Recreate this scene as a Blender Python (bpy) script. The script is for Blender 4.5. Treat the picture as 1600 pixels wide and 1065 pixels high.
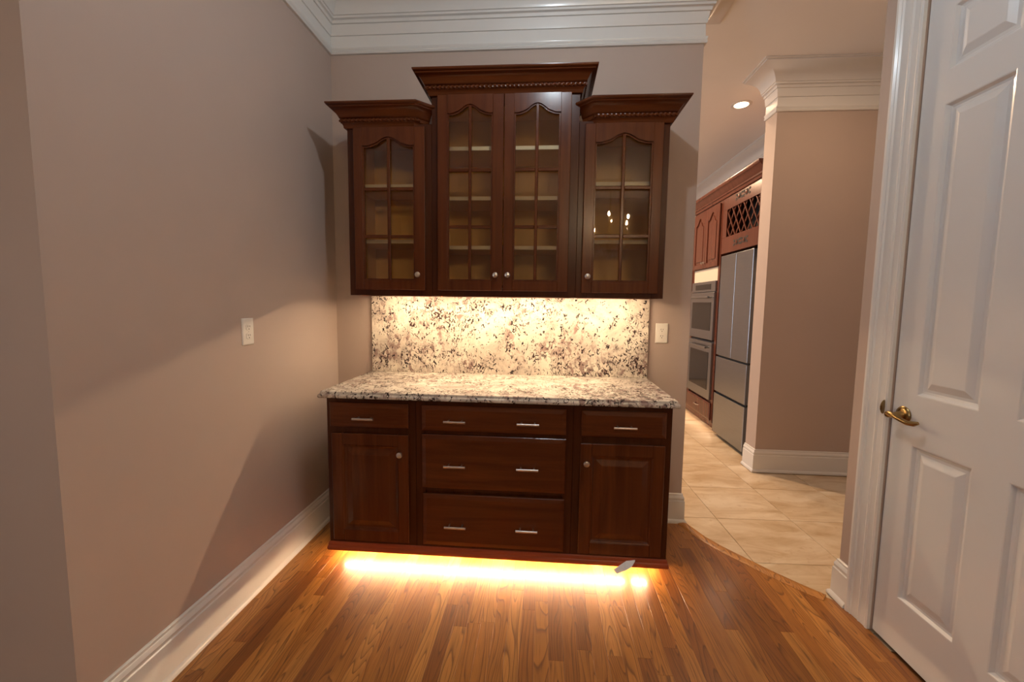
import bpy, bmesh, math, random
from mathutils import Vector, Matrix
random.seed(7)
PI = math.pi
for o in list(bpy.data.objects): bpy.data.objects.remove(o)
scn = bpy.context.scene
C = scn.collection

# ------------------------------------------------------------------ camera
cam = bpy.data.cameras.new('camera'); cam_o = bpy.data.objects.new('camera', cam); C.objects.link(cam_o)
cam.sensor_width = 36.0; cam.lens = 665.144 * 36.0 / 1600.0; cam.clip_start = 0.05; cam.clip_end = 60
r = Vector((0.99704, 0.075794, 0.012875)); u = Vector((-0.019582, 0.088427, 0.99589)); f = Vector((-0.074344, 0.993195, -0.089649))
M = Matrix(((r.x, u.x, -f.x, 1.33032), (r.y, u.y, -f.y, -2.64988), (r.z, u.z, -f.z, 1.36169), (0, 0, 0, 1)))
cam_o.matrix_world = M
scn.camera = cam_o

# ------------------------------------------------------------------ world, exposure
w = bpy.data.worlds.new('World'); scn.world = w; w.use_nodes = True
w.node_tree.nodes['Background'].inputs[0].default_value = (0.62, 0.78, 1.0, 1)
w.node_tree.nodes['Background'].inputs[1].default_value = 1.0
vs = scn.view_settings
vs.view_transform = 'Standard'; vs.look = 'None'; vs.gamma = 1.0; vs.use_curve_mapping = False
vs.exposure = 0.0

# light levels (watts) and tints, used by the lamp builders below
LAMP_W, LAMP_C = 20.0, (0.80, 0.91, 1.0)          # semi-flush ceiling lamp of this room
UNDER_S, UNDER_C = 275.0, (1.0, 0.72, 0.45)        # LED tape under the wall cabinets (emission strength)
TOE_S, TOE_C = 400.0, (1.0, 0.66, 0.38)           # LED tape under the base cabinets
CAN_W, CAN_C = 17.0, (1.0, 0.66, 0.40)            # kitchen downlights
DAY_W, DAY_C = 16.0, (0.90, 0.95, 1.0)           # daylight entering by the dining-room windows
BULB_S, BULB_C = 620.0, (1.0, 0.72, 0.42)          # chandelier bulbs

CEIL = 3.15

# ------------------------------------------------------------------ materials
MATS = {}
def new_mat(name):
    m = bpy.data.materials.new(name); m.use_nodes = True
    nt = m.node_tree; b = nt.nodes['Principled BSDF']; MATS[name] = m
    return m, nt, b
def N(nt, typ, **kw):
    n = nt.nodes.new(typ)
    for k, v in kw.items():
        if k in n.inputs: n.inputs[k].default_value = v
        else: setattr(n, k, v)
    return n
def ramp(nt, stops, interp='LINEAR'):
    n = nt.nodes.new('ShaderNodeValToRGB'); cr = n.color_ramp; cr.interpolation = interp
    while len(cr.elements) < len(stops): cr.elements.new(0.5)
    for e, (p, c) in zip(cr.elements, stops):
        e.position = p; e.color = (c[0], c[1], c[2], 1) if hasattr(c, '__len__') else (c, c, c, 1)
    return n
def mixc(nt, a, b, fac, mode='MIX'):
    n = nt.nodes.new('ShaderNodeMix'); n.data_type = 'RGBA'; n.blend_type = mode
    for sock, v in ((n.inputs[0], fac), (n.inputs[6], a), (n.inputs[7], b)):
        if hasattr(v, 'is_linked') or hasattr(v, 'links'): nt.links.new(v, sock)
        elif hasattr(v, '__len__'): sock.default_value = (v[0], v[1], v[2], 1)
        else: sock.default_value = v
    return n.outputs[2]
def coords(nt, scale=(1, 1, 1), rot=(0, 0, 0), offset_random=False, which='Object'):
    tc = N(nt, 'ShaderNodeTexCoord'); mp = N(nt, 'ShaderNodeMapping')
    mp.inputs['Scale'].default_value = scale; mp.inputs['Rotation'].default_value = rot
    nt.links.new(tc.outputs[which], mp.inputs[0])
    if offset_random:
        oi = N(nt, 'ShaderNodeObjectInfo'); mu = N(nt, 'ShaderNodeMath', operation='MULTIPLY'); mu.inputs[1].default_value = 57.0
        nt.links.new(oi.outputs['Random'], mu.inputs[0]); cx = N(nt, 'ShaderNodeCombineXYZ')
        for i in range(3): nt.links.new(mu.outputs[0], cx.inputs[i])
        nt.links.new(cx.outputs[0], mp.inputs[1])
    return mp.outputs[0]
def bump(nt, b, h, strength=0.1, dist=0.01):
    bp = N(nt, 'ShaderNodeBump', Strength=strength, Distance=dist)
    nt.links.new(h, bp.inputs['Height']); nt.links.new(bp.outputs[0], b.inputs['Normal'])

def plain(name, col, rough=0.5, metal=0.0, coat=0.0, noise=0.0, nscale=30, bumpst=0.0):
    m, nt, b = new_mat(name)
    b.inputs['Base Color'].default_value = (*col, 1); b.inputs['Roughness'].default_value = rough
    b.inputs['Metallic'].default_value = metal; b.inputs['Coat Weight'].default_value = coat; b.inputs['Coat Roughness'].default_value = 0.12
    if noise or bumpst:
        n = N(nt, 'ShaderNodeTexNoise', Scale=nscale, Detail=4.0)
        nt.links.new(coords(nt), n.inputs['Vector'])
        if noise:
            o = mixc(nt, [c * (1 - noise) for c in col], [min(1, c * (1 + noise)) for c in col], n.outputs[0])
            nt.links.new(o, b.inputs['Base Color'])
        if bumpst: bump(nt, b, n.outputs[0], bumpst, 0.004)
    return m

plain('paint', (0.47, 0.375, 0.318), 0.62, noise=0.03, nscale=6, bumpst=0.0)
plain('ceiling_paint', (0.80, 0.78, 0.75), 0.8, noise=0.02, nscale=4)
plain('trim_white', (0.72, 0.71, 0.68), 0.28, coat=0.3, noise=0.015, nscale=9)
plain('door_white', (0.70, 0.70, 0.69), 0.30, coat=0.25, noise=0.015, nscale=9)
plain('plate_ivory', (0.80, 0.76, 0.68), 0.35, noise=0.02)
plain('slot_dark', (0.03, 0.025, 0.02), 0.6, noise=0.05)
plain('nickel', (0.72, 0.68, 0.63), 0.28, metal=1.0, noise=0.04, nscale=60)
plain('brass', (0.33, 0.22, 0.09), 0.26, metal=1.0, noise=0.18, nscale=40)
plain('maple', (0.84, 0.50, 0.14), 0.5, noise=0.10, nscale=12)
plain('maple_edge', (0.93, 0.76, 0.48), 0.45, noise=0.06, nscale=12)
plain('dark_gap', (0.012, 0.010, 0.009), 0.7, noise=0.1)
plain('oven_glass', (0.012, 0.014, 0.016), 0.08, noise=0.05); MATS['oven_glass'].node_tree.nodes['Principled BSDF'].inputs['Specular IOR Level'].default_value = 0.3
plain('paper', (0.94, 0.92, 0.88), 0.7, noise=0.03)
plain('plaster', (0.7, 0.68, 0.65), 0.8, noise=0.03)
plain('crystal', (0.93, 0.91, 0.86), 0.10, noise=0.04)
plain('fridge_side', (0.09, 0.09, 0.095), 0.45, metal=0.5, noise=0.05)
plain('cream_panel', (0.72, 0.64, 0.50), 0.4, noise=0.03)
plain('candle_ivory', (0.8, 0.75, 0.62), 0.5, noise=0.03)

def stainless():
    m, nt, b = new_mat('stainless')
    n = N(nt, 'ShaderNodeTexNoise', Scale=6.0, Detail=6.0); nt.links.new(coords(nt, (1, 1, 90)), n.inputs['Vector'])
    o = mixc(nt, (0.26, 0.285, 0.32), (0.35, 0.375, 0.41), n.outputs[0]); nt.links.new(o, b.inputs['Base Color'])
    b.inputs['Metallic'].default_value = 1.0; b.inputs['Roughness'].default_value = 0.3
stainless()

def cherry(name, axis, dark, light, rough=0.24):
    m, nt, b = new_mat(name)
    sc = {'z': (26, 26, 1.6), 'x': (1.6, 26, 26), 'y': (26, 1.6, 26)}[axis]
    v = coords(nt, sc)
    n = N(nt, 'ShaderNodeTexNoise', Scale=1.0, Detail=7.0, Roughness=0.6, Distortion=0.6); nt.links.new(v, n.inputs['Vector'])
    n2 = N(nt, 'ShaderNodeTexNoise', Scale=2.2, Detail=2.0); nt.links.new(coords(nt), n2.inputs['Vector'])
    rp = ramp(nt, [(0.3, dark), (0.7, light)]); nt.links.new(n.outputs[0], rp.inputs[0])
    o = mixc(nt, rp.outputs[0], (dark[0] * 1.5, dark[1] * 1.2, dark[2]), n2.outputs[0]); nt.links.new(o, b.inputs['Base Color'])
    b.inputs['Roughness'].default_value = rough; b.inputs['Coat Weight'].default_value = 0.08; b.inputs['Coat Roughness'].default_value = 0.15; b.inputs['Specular IOR Level'].default_value = 0.28
cherry('cherry', 'z', (0.056, 0.0150, 0.0045), (0.145, 0.043, 0.0110))
cherry('cherry_x', 'x', (0.056, 0.0150, 0.0045), (0.145, 0.043, 0.0110))
cherry('cherry_shaded', 'z', (0.034, 0.0090, 0.0030), (0.085, 0.024, 0.0065))  # face frames: shadow around the proud doors put into the colour
cherry('cherry_floor_glow', 'x', (0.20, 0.050, 0.022), (0.30, 0.080, 0.035), 0.2)  # bottom moulding: glow from the lit floor put into a lighter red
cherry('cherry_kitchen', 'z', (0.075, 0.027, 0.018), (0.135, 0.051, 0.035))

def granite():
    m, nt, b = new_mat('granite')
    v = coords(nt)
    def noise(scale, detail, rough=0.6, dist=0.0, vec=v):
        n = N(nt, 'ShaderNodeTexNoise', Scale=scale, Detail=detail, Roughness=rough, Distortion=dist)
        nt.links.new(vec, n.inputs['Vector']); return n.outputs[0]
    tilt = coords(nt, (1.0, 0.8, 0.72), (0, 0.7, 0.5))
    base = ramp(nt, [(0.34, (0.40, 0.35, 0.30)), (0.48, (0.58, 0.51, 0.43)), (0.64, (0.72, 0.67, 0.57))])
    nt.links.new(noise(6, 6, 0.65, 0.8), base.inputs[0])
    # mauve-grey mottling in broad drifts
    mk = ramp(nt, [(0.49, 0.0), (0.57, 1.0)]); nt.links.new(noise(30, 5, 0.65, 0.6, tilt), mk.inputs[0])
    ck = ramp(nt, [(0.44, 0.0), (0.58, 1.0)]); nt.links.new(noise(3.6, 4, 0.6, 1.0), ck.inputs[0])
    mm = N(nt, 'ShaderNodeMath', operation='MULTIPLY'); nt.links.new(mk.outputs[0], mm.inputs[0]); nt.links.new(ck.outputs[0], mm.inputs[1])
    c1 = mixc(nt, base.outputs[0], (0.27, 0.185, 0.165), mm.outputs[0])
    # dark burgundy / black crystals, clustered
    fk = ramp(nt, [(0.545, 0.0), (0.57, 1.0)]); nt.links.new(noise(40, 3, 0.6, 1.8, tilt), fk.inputs[0])
    cl = ramp(nt, [(0.47, 0.0), (0.56, 1.0)]); nt.links.new(noise(4.6, 5, 0.62, 1.2), cl.inputs[0])
    fm = N(nt, 'ShaderNodeMath', operation='MULTIPLY'); nt.links.new(fk.outputs[0], fm.inputs[0]); nt.links.new(cl.outputs[0], fm.inputs[1])
    c2 = mixc(nt, c1, (0.040, 0.020, 0.020), fm.outputs[0])
    # sparse black chips everywhere
    sp = ramp(nt, [(0.60, 0.0), (0.625, 1.0)]); nt.links.new(noise(48, 3, 0.55, 1.4, tilt), sp.inputs[0])
    c3 = mixc(nt, c2, (0.030, 0.022, 0.024), sp.outputs[0])
    nt.links.new(c3, b.inputs['Base Color']); b.inputs['Roughness'].default_value = 0.16
    b.inputs['Coat Weight'].default_value = 0.2
granite()

def oak():
    m, nt, b = new_mat('oak')
    oi = N(nt, 'ShaderNodeObjectInfo')
    tone = ramp(nt, [(0.0, (0.23, 0.075, 0.014)), (0.3, (0.34, 0.125, 0.022)), (0.65, (0.42, 0.165, 0.030)), (1.0, (0.54, 0.24, 0.055))])
    nt.links.new(oi.outputs['Random'], tone.inputs[0])
    v = coords(nt, (1, 1, 1), offset_random=True)
    # cathedral figure: distorted bands stretched along the board
    mp = N(nt, 'ShaderNodeMapping'); mp.inputs['Scale'].default_value = (13, 1.15, 13); nt.links.new(v, mp.inputs[0])
    wv = N(nt, 'ShaderNodeTexNoise', Scale=0.9, Detail=1.0, Roughness=0.4, Distortion=0.3); nt.links.new(mp.outputs[0], wv.inputs['Vector'])
    mu = N(nt, 'ShaderNodeMath', operation='MULTIPLY'); mu.inputs[1].default_value = 22.0; nt.links.new(wv.outputs[0], mu.inputs[0])
    fr = N(nt, 'ShaderNodeMath', operation='FRACT'); nt.links.new(mu.outputs[0], fr.inputs[0])
    fig = ramp(nt, [(0.0, 0.0), (0.35, 0.12), (0.75, 0.35), (0.92, 1.0), (1.0, 0.0)]); nt.links.new(fr.outputs[0], fig.inputs[0])
    # pores
    mp2 = N(nt, 'ShaderNodeMapping'); mp2.inputs['Scale'].default_value = (260, 9, 260); nt.links.new(v, mp2.inputs[0])
    po = N(nt, 'ShaderNodeTexNoise', Scale=1.0, Detail=3.0); nt.links.new(mp2.outputs[0], po.inputs['Vector'])
    pr = ramp(nt, [(0.52, 0.0), (0.68, 1.0)]); nt.links.new(po.outputs[0], pr.inputs[0])
    f1 = N(nt, 'ShaderNodeMath', operation='MULTIPLY'); f1.inputs[1].default_value = 0.72; nt.links.new(fig.outputs[0], f1.inputs[0])
    c1 = mixc(nt, tone.outputs[0], (0.075, 0.024, 0.007), f1.outputs[0])
    f2 = N(nt, 'ShaderNodeMath', operation='MULTIPLY'); f2.inputs[1].default_value = 0.38; nt.links.new(pr.outputs[0], f2.inputs[0])
    c2 = mixc(nt, c1, (0.07, 0.022, 0.007), f2.outputs[0])
    nt.links.new(c2, b.inputs['Base Color']); b.inputs['Roughness'].default_value = 0.38; b.inputs['Specular IOR Level'].default_value = 0.35
    b.inputs['Coat Weight'].default_value = 0.35; b.inputs['Coat Roughness'].default_value = 0.16
    bump(nt, b, pr.outputs[0], 0.06, 0.001)
oak()

def travertine():
    m, nt, b = new_mat('travertine')
    v = coords(nt, (1, 1, 1), offset_random=True)
    mp = N(nt, 'ShaderNodeMapping'); mp.inputs['Scale'].default_value = (2.2, 6.0, 1); nt.links.new(v, mp.inputs[0])
    n = N(nt, 'ShaderNodeTexNoise', Scale=1.3, Detail=7.0, Roughness=0.62, Distortion=0.7); nt.links.new(mp.outputs[0], n.inputs['Vector'])
    rp = ramp(nt, [(0.30, (0.42, 0.29, 0.16)), (0.47, (0.56, 0.43, 0.28)), (0.68, (0.68, 0.57, 0.42))]); nt.links.new(n.outputs[0], rp.inputs[0])
    n2 = N(nt, 'ShaderNodeTexNoise', Scale=24.0, Detail=4.0); nt.links.new(v, n2.inputs['Vector'])
    r2 = ramp(nt, [(0.62, 0.0), (0.72, 0.5)]); nt.links.new(n2.outputs[0], r2.inputs[0])
    o = mixc(nt, rp.outputs[0], (0.46, 0.31, 0.17), r2.outputs[0]); nt.links.new(o, b.inputs['Base Color'])
    b.inputs['Roughness'].default_value = 0.32
travertine()
plain('grout', (0.42, 0.32, 0.21), 0.8, noise=0.08)

def oak_far():
    m, nt, b = new_mat('oak_far')
    br = N(nt, 'ShaderNodeTexBrick', Scale=1.0); br.inputs['Brick Width'].default_value = 0.8; br.inputs['Row Height'].default_value = 0.058
    br.inputs['Mortar Size'].default_value = 0.0006
    br.inputs['Color1'].default_value = (0.20, 0.078, 0.022, 1); br.inputs['Color2'].default_value = (0.30, 0.13, 0.042, 1); br.inputs['Mortar'].default_value = (0.03, 0.012, 0.004, 1)
    nt.links.new(coords(nt, (1, 1, 1), (0, 0, PI / 2)), br.inputs['Vector']); nt.links.new(br.outputs[0], b.inputs['Base Color'])
    b.inputs['Roughness'].default_value = 0.3
oak_far()

def thin_glass(name, tint=(1, 1, 1)):
    m = bpy.data.materials.new(name); m.use_nodes = True; nt = m.node_tree; nt.nodes.clear(); MATS[name] = m
    out = N(nt, 'ShaderNodeOutputMaterial'); t = N(nt, 'ShaderNodeBsdfTransparent'); t.inputs[0].default_value = (*tint, 1)
    g = N(nt, 'ShaderNodeBsdfGlossy', Roughness=0.015); fr = N(nt, 'ShaderNodeFresnel', IOR=1.5); mx = N(nt, 'ShaderNodeMixShader')
    nt.links.new(fr.outputs[0], mx.inputs[0]); nt.links.new(t.outputs[0], mx.inputs[1]); nt.links.new(g.outputs[0], mx.inputs[2]); nt.links.new(mx.outputs[0], out.inputs[0])
thin_glass('pane_glass', (0.95, 0.95, 0.93)); thin_glass('window_glass', (0.97, 0.98, 1.0))

def emit(name, col, st):
    m = bpy.data.materials.new(name); m.use_nodes = True; nt = m.node_tree; b = nt.nodes['Principled BSDF']; MATS[name] = m
    b.inputs['Base Color'].default_value = (0.8, 0.8, 0.8, 1)
    b.inputs['Emission Color'].default_value = (*col, 1); b.inputs['Emission Strength'].default_value = st
emit('led_under', UNDER_C, UNDER_S); emit('led_toe', TOE_C, TOE_S); emit('bulb', BULB_C, BULB_S)
emit('led_kitchen', TOE_C, 14.0); emit('can_lens', CAN_C, 14.0); emit('lamp_bulb', LAMP_C, 20.0)

# ------------------------------------------------------------------ mesh helpers
ORG = {}
class MB:
    def __init__(self): self.bm = bmesh.new()
    def _face(self, vs):
        try: return self.bm.faces.new(vs)
        except ValueError: return None
    def box(self, x0, x1, y0, y1, z0, z1, bev=0.0, seg=1):
        vs = [self.bm.verts.new(p) for p in ((x0,y0,z0),(x1,y0,z0),(x1,y1,z0),(x0,y1,z0),(x0,y0,z1),(x1,y0,z1),(x1,y1,z1),(x0,y1,z1))]
        fs = [self._face([vs[i] for i in q]) for q in ((0,3,2,1),(4,5,6,7),(0,1,5,4),(1,2,6,5),(2,3,7,6),(3,0,4,7))]
        if bev > 0:
            es = {e for f_ in fs for e in f_.edges}
            bmesh.ops.bevel(self.bm, geom=list(es), offset=bev, segments=seg, affect='EDGES', profile=0.5)
        return self
    def prism(self, pts, vec):
        a = [self.bm.verts.new(p) for p in pts]; vec = Vector(vec)
        b = [self.bm.verts.new(Vector(p) + vec) for p in pts]; n = len(a)
        self._face(a[::-1]); self._face(b)
        for i in range(n): self._face([a[i], a[(i+1) % n], b[(i+1) % n], b[i]])
        return self
    def loops(self, loops, closed=True, cap0=False, cap1=False):
        R = [[self.bm.verts.new(p) for p in l] for l in loops]; n = len(R[0])
        for i in range(len(R) - 1):
            for j in range(n if closed else n - 1):
                self._face([R[i][j], R[i][(j+1) % n], R[i+1][(j+1) % n], R[i+1][j]])
        if cap0: self._face(R[0][::-1])
        if cap1: self._face(R[-1])
        return self
    def tube(self, pts, rad, seg=10, caps=True):
        pts = [Vector(p) for p in pts]; L = []
        rs = rad if hasattr(rad, '__len__') else [rad] * len(pts)
        up = None
        for i, p in enumerate(pts):
            t = (pts[min(i+1, len(pts)-1)] - pts[max(i-1, 0)]).normalized()
            if up is None: up = t.orthogonal().normalized()
            up = (up - t * up.dot(t)).normalized(); s = t.cross(up)
            L.append([p + (up * math.cos(2*PI*k/seg) + s * math.sin(2*PI*k/seg)) * rs[i] for k in range(seg)])
        return self.loops(L, True, caps, caps)
    def lathe(self, prof, org, axis, seg=20):
        """prof: list of (radius, distance along axis)"""
        ax = Vector(axis).normalized(); a = ax.orthogonal().normalized(); b = ax.cross(a); o = Vector(org)
        L = [[o + ax * d + (a * math.cos(2*PI*k/seg) + b * math.sin(2*PI*k/seg)) * max(rr, 1e-4) for k in range(seg)] for rr, d in prof]
        return self.loops(L, True, True, True)
    def sweep(self, path, prof, side=1, caps=True):
        """path: plan points (x, y); prof: (p, z) with p outward = right-hand side of the path * side"""
        P = [Vector(p) for p in path]; n = len(P); L = []
        for i in range(n):
            d0 = (P[i] - P[i-1]).normalized() if i > 0 else None
            d1 = (P[i+1] - P[i]).normalized() if i < n-1 else None
            d0 = d0 or d1; d1 = d1 or d0
            n0 = Vector((d0.y, -d0.x)) * side; n1 = Vector((d1.y, -d1.x)) * side
            m = (n0 + n1); m = m / (1 + n0.dot(n1))
            L.append([(P[i].x + m.x * p, P[i].y + m.y * p, z) for p, z in prof])
        return self.loops(L, True, caps, caps)
    def panel(self, u0, u1, v0, v1, rings, fn, fill=True):
        """nested rectangles: rings = [(inset, depth)]; fn(u, v, d) gives the point"""
        L = [[fn(u0+i, v0+i, d), fn(u1-i, v0+i, d), fn(u1-i, v1-i, d), fn(u0+i, v1-i, d)] for i, d in rings]
        return self.loops(L, True, False, fill)
    def build(self, name, mat, parent=None, org=None, smooth=False, label=None):
        if parent is not None: org = ORG[parent.name]
        elif org is None:
            org = Vector((0, 0, 0))
        org = Vector(org)
        bmesh.ops.recalc_face_normals(self.bm, faces=self.bm.faces)
        for v in self.bm.verts: v.co -= org
        me = bpy.data.meshes.new(name); self.bm.to_mesh(me); self.bm.free()
        me.materials.append(MATS[mat] if isinstance(mat, str) else mat)
        if smooth:
            for p in me.polygons: p.use_smooth = True
            try: me.set_sharp_from_angle(angle=math.radians(40))
            except Exception: pass
        o = bpy.data.objects.new(name, me); C.objects.link(o); ORG[o.name] = org
        if parent is not None: o.parent = parent
        else: o.location = org
        if label: o['label'] = label
        return o
def tag(o, label, cat, group=None, kind=None):
    o['label'] = label; o['category'] = cat
    if group: o['group'] = group
    if kind: o['kind'] = kind
    return o
def thing(name, loc, label, cat, group=None, kind=None):
    o = bpy.data.objects.new(name, None); C.objects.link(o); o.location = loc; o.empty_display_size = 0.1
    ORG[o.name] = Vector(loc); return tag(o, label, cat, group, kind)
def B(*a, **k): return MB().box(*a, **k)
def lamp(name, typ, loc, energy, col, parent=None, rot=(0, 0, 0), **kw):
    l = bpy.data.lights.new(name, typ); l.energy = energy; l.color = col
    for k, v in kw.items(): setattr(l, k, v)
    o = bpy.data.objects.new(name, l); C.objects.link(o); o.rotation_euler = rot
    if parent is not None: o.parent = parent; o.location = Vector(loc) - ORG[parent.name]
    else: o.location = loc
    return o
FY = lambda Y: (lambda a, b, d: (a, Y - d, b))       # faces -y
FX = lambda X: (lambda a, b, d: (X - d, a, b))       # faces -x

# ------------------------------------------------------------------ structure: walls, ceiling, floors
def wall(name, boxes, label, mat='paint', cat='wall'):
    m = MB()
    for b in boxes: m.box(*b)
    return tag(m.build(name, mat), label, cat, kind='structure')
wall('wall_left', [(-0.14, 0.0, -1.607, 0.12, 0, CEIL), (-1.72, -0.14, -1.607, -1.487, 0, CEIL)], 'taupe painted side wall beside the built-in, turning a corner near the camera')
wall('wall_back', [(0.0, 2.21, 0.0, 0.12, 0, CEIL)], 'taupe painted wall behind the built-in cabinets')
wall('wall_right', [(2.735, 2.80, -0.845, -0.64, 0, CEIL), (2.735, 2.80, -1.66, -0.845, 2.54, CEIL), (2.735, 2.80, -2.02, -1.66, 0, CEIL), (2.80, 5.9, -2.02, -0.64, 0, CEIL)], 'taupe wall holding the white panel door')
wall('wall_kitchen_stub', [(3.085, 5.9, 0.91, 1.08, 0, CEIL)], 'brown lit wall stub seen through the opening beside the fridge')
wall('wall_kitchen_side', [(3.78, 3.92, 1.08, 5.4, 0, CEIL)], 'kitchen wall behind fridge and ovens')
wall('wall_kitchen_far', [(-1.72, 3.92, 5.4, 5.52, 0, CEIL)], 'far kitchen wall')
WIN = [(-1.84, -1.72, -4.5, -3.3, 1, 'tall dining room window in the left wall'), (5.9, 6.02, -5.7, -4.3, -1, 'tall dining room window in the right wall'), (-1.84, -1.72, 1.9, 3.7, 1, 'kitchen window facing the fridge')]
def win_wall(name, x0, x1, y0, y1, wy0, wy1, label):
    wall(name, [(x0, x1, y0, wy0, 0, CEIL), (x0, x1, wy1, y1, 0, CEIL), (x0, x1, wy0, wy1, 0, .5), (x0, x1, wy0, wy1, 2.5, CEIL)], label)
win_wall('wall_hall', 5.9, 6.02, -7.0, 1.08, -5.7, -4.3, 'right end wall of hall and dining room')
win_wall('wall_outer', -1.84, -1.72, -7.0, 0.12, -4.5, -3.3, 'left outer wall of the dining room')
win_wall('wall_kitchen_window', -1.84, -1.72, 0.12, 5.52, 1.9, 3.7, 'kitchen wall with a tall window')
wall('wall_dining', [(-1.84, 6.02, -7.12, -7.0, 0, CEIL)], 'plain dining room wall behind the camera')
for i, (xa, xb, a, b, sg, lab) in enumerate(WIN):
    xm = (xa+xb)/2; t = thing('window_%d' % (i + 1), (xm, (a+b)/2, 0.5), lab, 'window', kind='structure')
    m = MB(); m.box(xm-.04, xm+.04, a, a+.05, .5, 2.5); m.box(xm-.04, xm+.04, b-.05, b, .5, 2.5); m.box(xm-.04, xm+.04, a+.05, b-.05, .5, .56); m.box(xm-.04, xm+.04, a+.05, b-.05, 2.44, 2.5); m.box(xm-.03, xm+.03, a+.05, b-.05, 1.47, 1.53)
    m.build('window_frame', 'trim_white', t)
    for z0, z1 in ((.56, 1.47), (1.53, 2.44)): B(xm-.003, xm+.003, a+.05, b-.05, z0, z1).build('pane', 'window_glass', t)
    lamp('daylight', 'AREA', (xm + sg*.065, (a+b)/2, 1.5), DAY_W * (1, 1, 3.5)[i], DAY_C, t, (0, -sg*PI/2, 0), shape='RECTANGLE', size=1.9, size_y=b-a-.1)
tag(B(-1.84, 6.02, -7.12, 5.52, CEIL, CEIL + .1).build('ceiling', 'ceiling_paint'), 'white painted ceiling', 'ceiling', kind='structure')

# threshold curve between oak and travertine
TH = [(2.205, 0.03), (2.242, -0.06), (2.292, -0.182), (2.345, -0.268), (2.404, -0.344), (2.507, -0.474), (2.604, -0.58), (2.679, -0.651), (2.76, -0.72)]
def th_y(x):
    if x <= TH[0][0]: return 0.0
    for (xa, ya), (xb, yb) in zip(TH, TH[1:]):
        if xa <= x <= xb: return min(0.0, ya + (yb-ya) * (x-xa) / (xb-xa))
    return TH[-1][1]
floor = tag(B(-1.84, 6.02, -7.12, 0.12, -0.12, -0.0125).build('floor', 'oak_far'), 'polished oak strip floor running towards the cabinets', 'floor', kind='structure')
kfloor = tag(B(-1.84, 6.02, -0.95, 5.52, -0.012, -0.0095).build('floor_kitchen', 'grout'), 'beige travertine tile floor of the kitchen', 'floor', kind='structure')
# oak strips, each one a board
PW = 0.0572; NR = int(2.735 / PW) + 1
for i in range(NR):
    x0 = i * PW; x1 = min(x0 + PW, 2.732)
    if x1 - x0 < .01: continue
    y = -2.9 + random.uniform(-.6, 0)
    while y < 0.0:
        L = random.choice((.45, .6, .75, .9, 1.1, 1.3)); ya = max(y, -2.6); yb0 = yb1 = y + L; y += L
        if yb0 < -2.55: continue
        last = False
        e0, e1 = th_y(x0), th_y(x1)
        if yb0 >= min(e0, e1) - .12: yb0, yb1, last = e0, e1, True
        if min(yb0, yb1) - ya < .03:
            if last: break
            continue
        g = 0.00015; cx, cy = (x0+x1)/2, (ya+max(yb0, yb1))/2
        lo, hi, ch = -.0122, 0.0 - random.uniform(0, .0002), .0004
        a0, a1 = ya + g, None
        q = lambda ins, z: [(x0+g+ins, ya+g+ins, z), (x1-g-ins, ya+g+ins, z), (x1-g-ins, yb1-g-ins, z), (x0+g+ins, yb0-g-ins, z)]
        o = MB().loops([q(0, lo), q(0, hi-ch), q(ch, hi)], True, False, True).build('floor_board', 'oak', None, (cx, cy, 0))
        o.parent = floor
        if last: break
# dining room half of the floor stays a material on the slab; a level skirt brings it up to the boards
tag(B(-1.72, 5.9, -7.0, -2.6, -.0124, -.0004).build('floor_dining', 'oak_far'), 'oak floor of the dining room', 'floor', kind='structure')
tag(B(-1.72, 0.0, -2.6, -1.607, -.0124, -.0004).build('floor_side', 'oak_far'), 'oak floor left of the corner', 'floor', kind='structure')
# travertine tiles
TP = 0.472; ang = math.radians(1.6)
for i in range(-2, 8):
    for j in range(-2, 12):
        cx, cy = 2.226 + TP * i, -.16 + TP * j
        X = 2.46 + (cx-2.46)*math.cos(ang) - (cy-.07)*math.sin(ang); Y = .07 + (cx-2.46)*math.sin(ang) + (cy-.07)*math.cos(ang)
        if Y - .26 < th_y(min(2.75, max(2.21, X))) - .55: continue
        if X < 2.0 and Y < .3: continue
        if X > 5.3: continue
        if X < 2.735 and Y < -.75: continue
        h = TP/2 - .0018
        o = MB().panel(-h, h, -h, h, [(0, -.006), (0, -.0012), (.0012, 0)], lambda a, b, d: (a, b, d)).build('floor_tile', 'travertine', None, (0, 0, 0))
        o.location = (X, Y, -.0050); o.rotation_euler = (0, 0, ang); o.parent = kfloor
# wooden reducer strip on the curve
pts = TH[:-1]
st = MB().sweep([(a, b) for a, b in pts], [(-.012, -.012), (-.012, .001), (-.008, .007), (.010, .009), (.030, .006), (.040, .0012), (.040, -.012)], side=1)
tag(st.build('threshold_strip', 'oak', None, (2.45, -.4, 0)), 'curved oak reducer strip where wood meets tile', 'threshold')

# crown mouldings
CR = [(0, 2.846), (.012, 2.848), (.017, 2.858), (.010, 2.866), (.014, 2.870), (.017, 2.882), (.006, 2.886), (.004, 2.953), (.010, 2.955), (.013, 2.968), (.020, 3.012), (.027, 3.014), (.030, 3.030), (.036, 3.034), (.042, 3.036), (.044, 3.047), (.050, 3.049),
      (.058, 3.075), (.078, 3.100), (.110, 3.119), (.150, 3.130), (.185, 3.134), (.185, 3.141), (.200, 3.143), (.200, CEIL), (0, CEIL)]
def crown(name, path, side, label):
    o = MB().sweep(path, CR, side).build(name, 'trim_white', smooth=True); tag(o, label, 'moulding', kind='structure')
crown('trim_1', [(-1.72, -1.607), (0, -1.607), (0, 0), (2.21, 0), (2.21, .12), (-1.72, .12)], 1, 'white built-up crown moulding around the taupe walls')
crown('trim_2', [(3.085, 1.08), (3.085, .91), (5.9, .91)], 1, 'white crown moulding on the kitchen wall stub')
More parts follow.
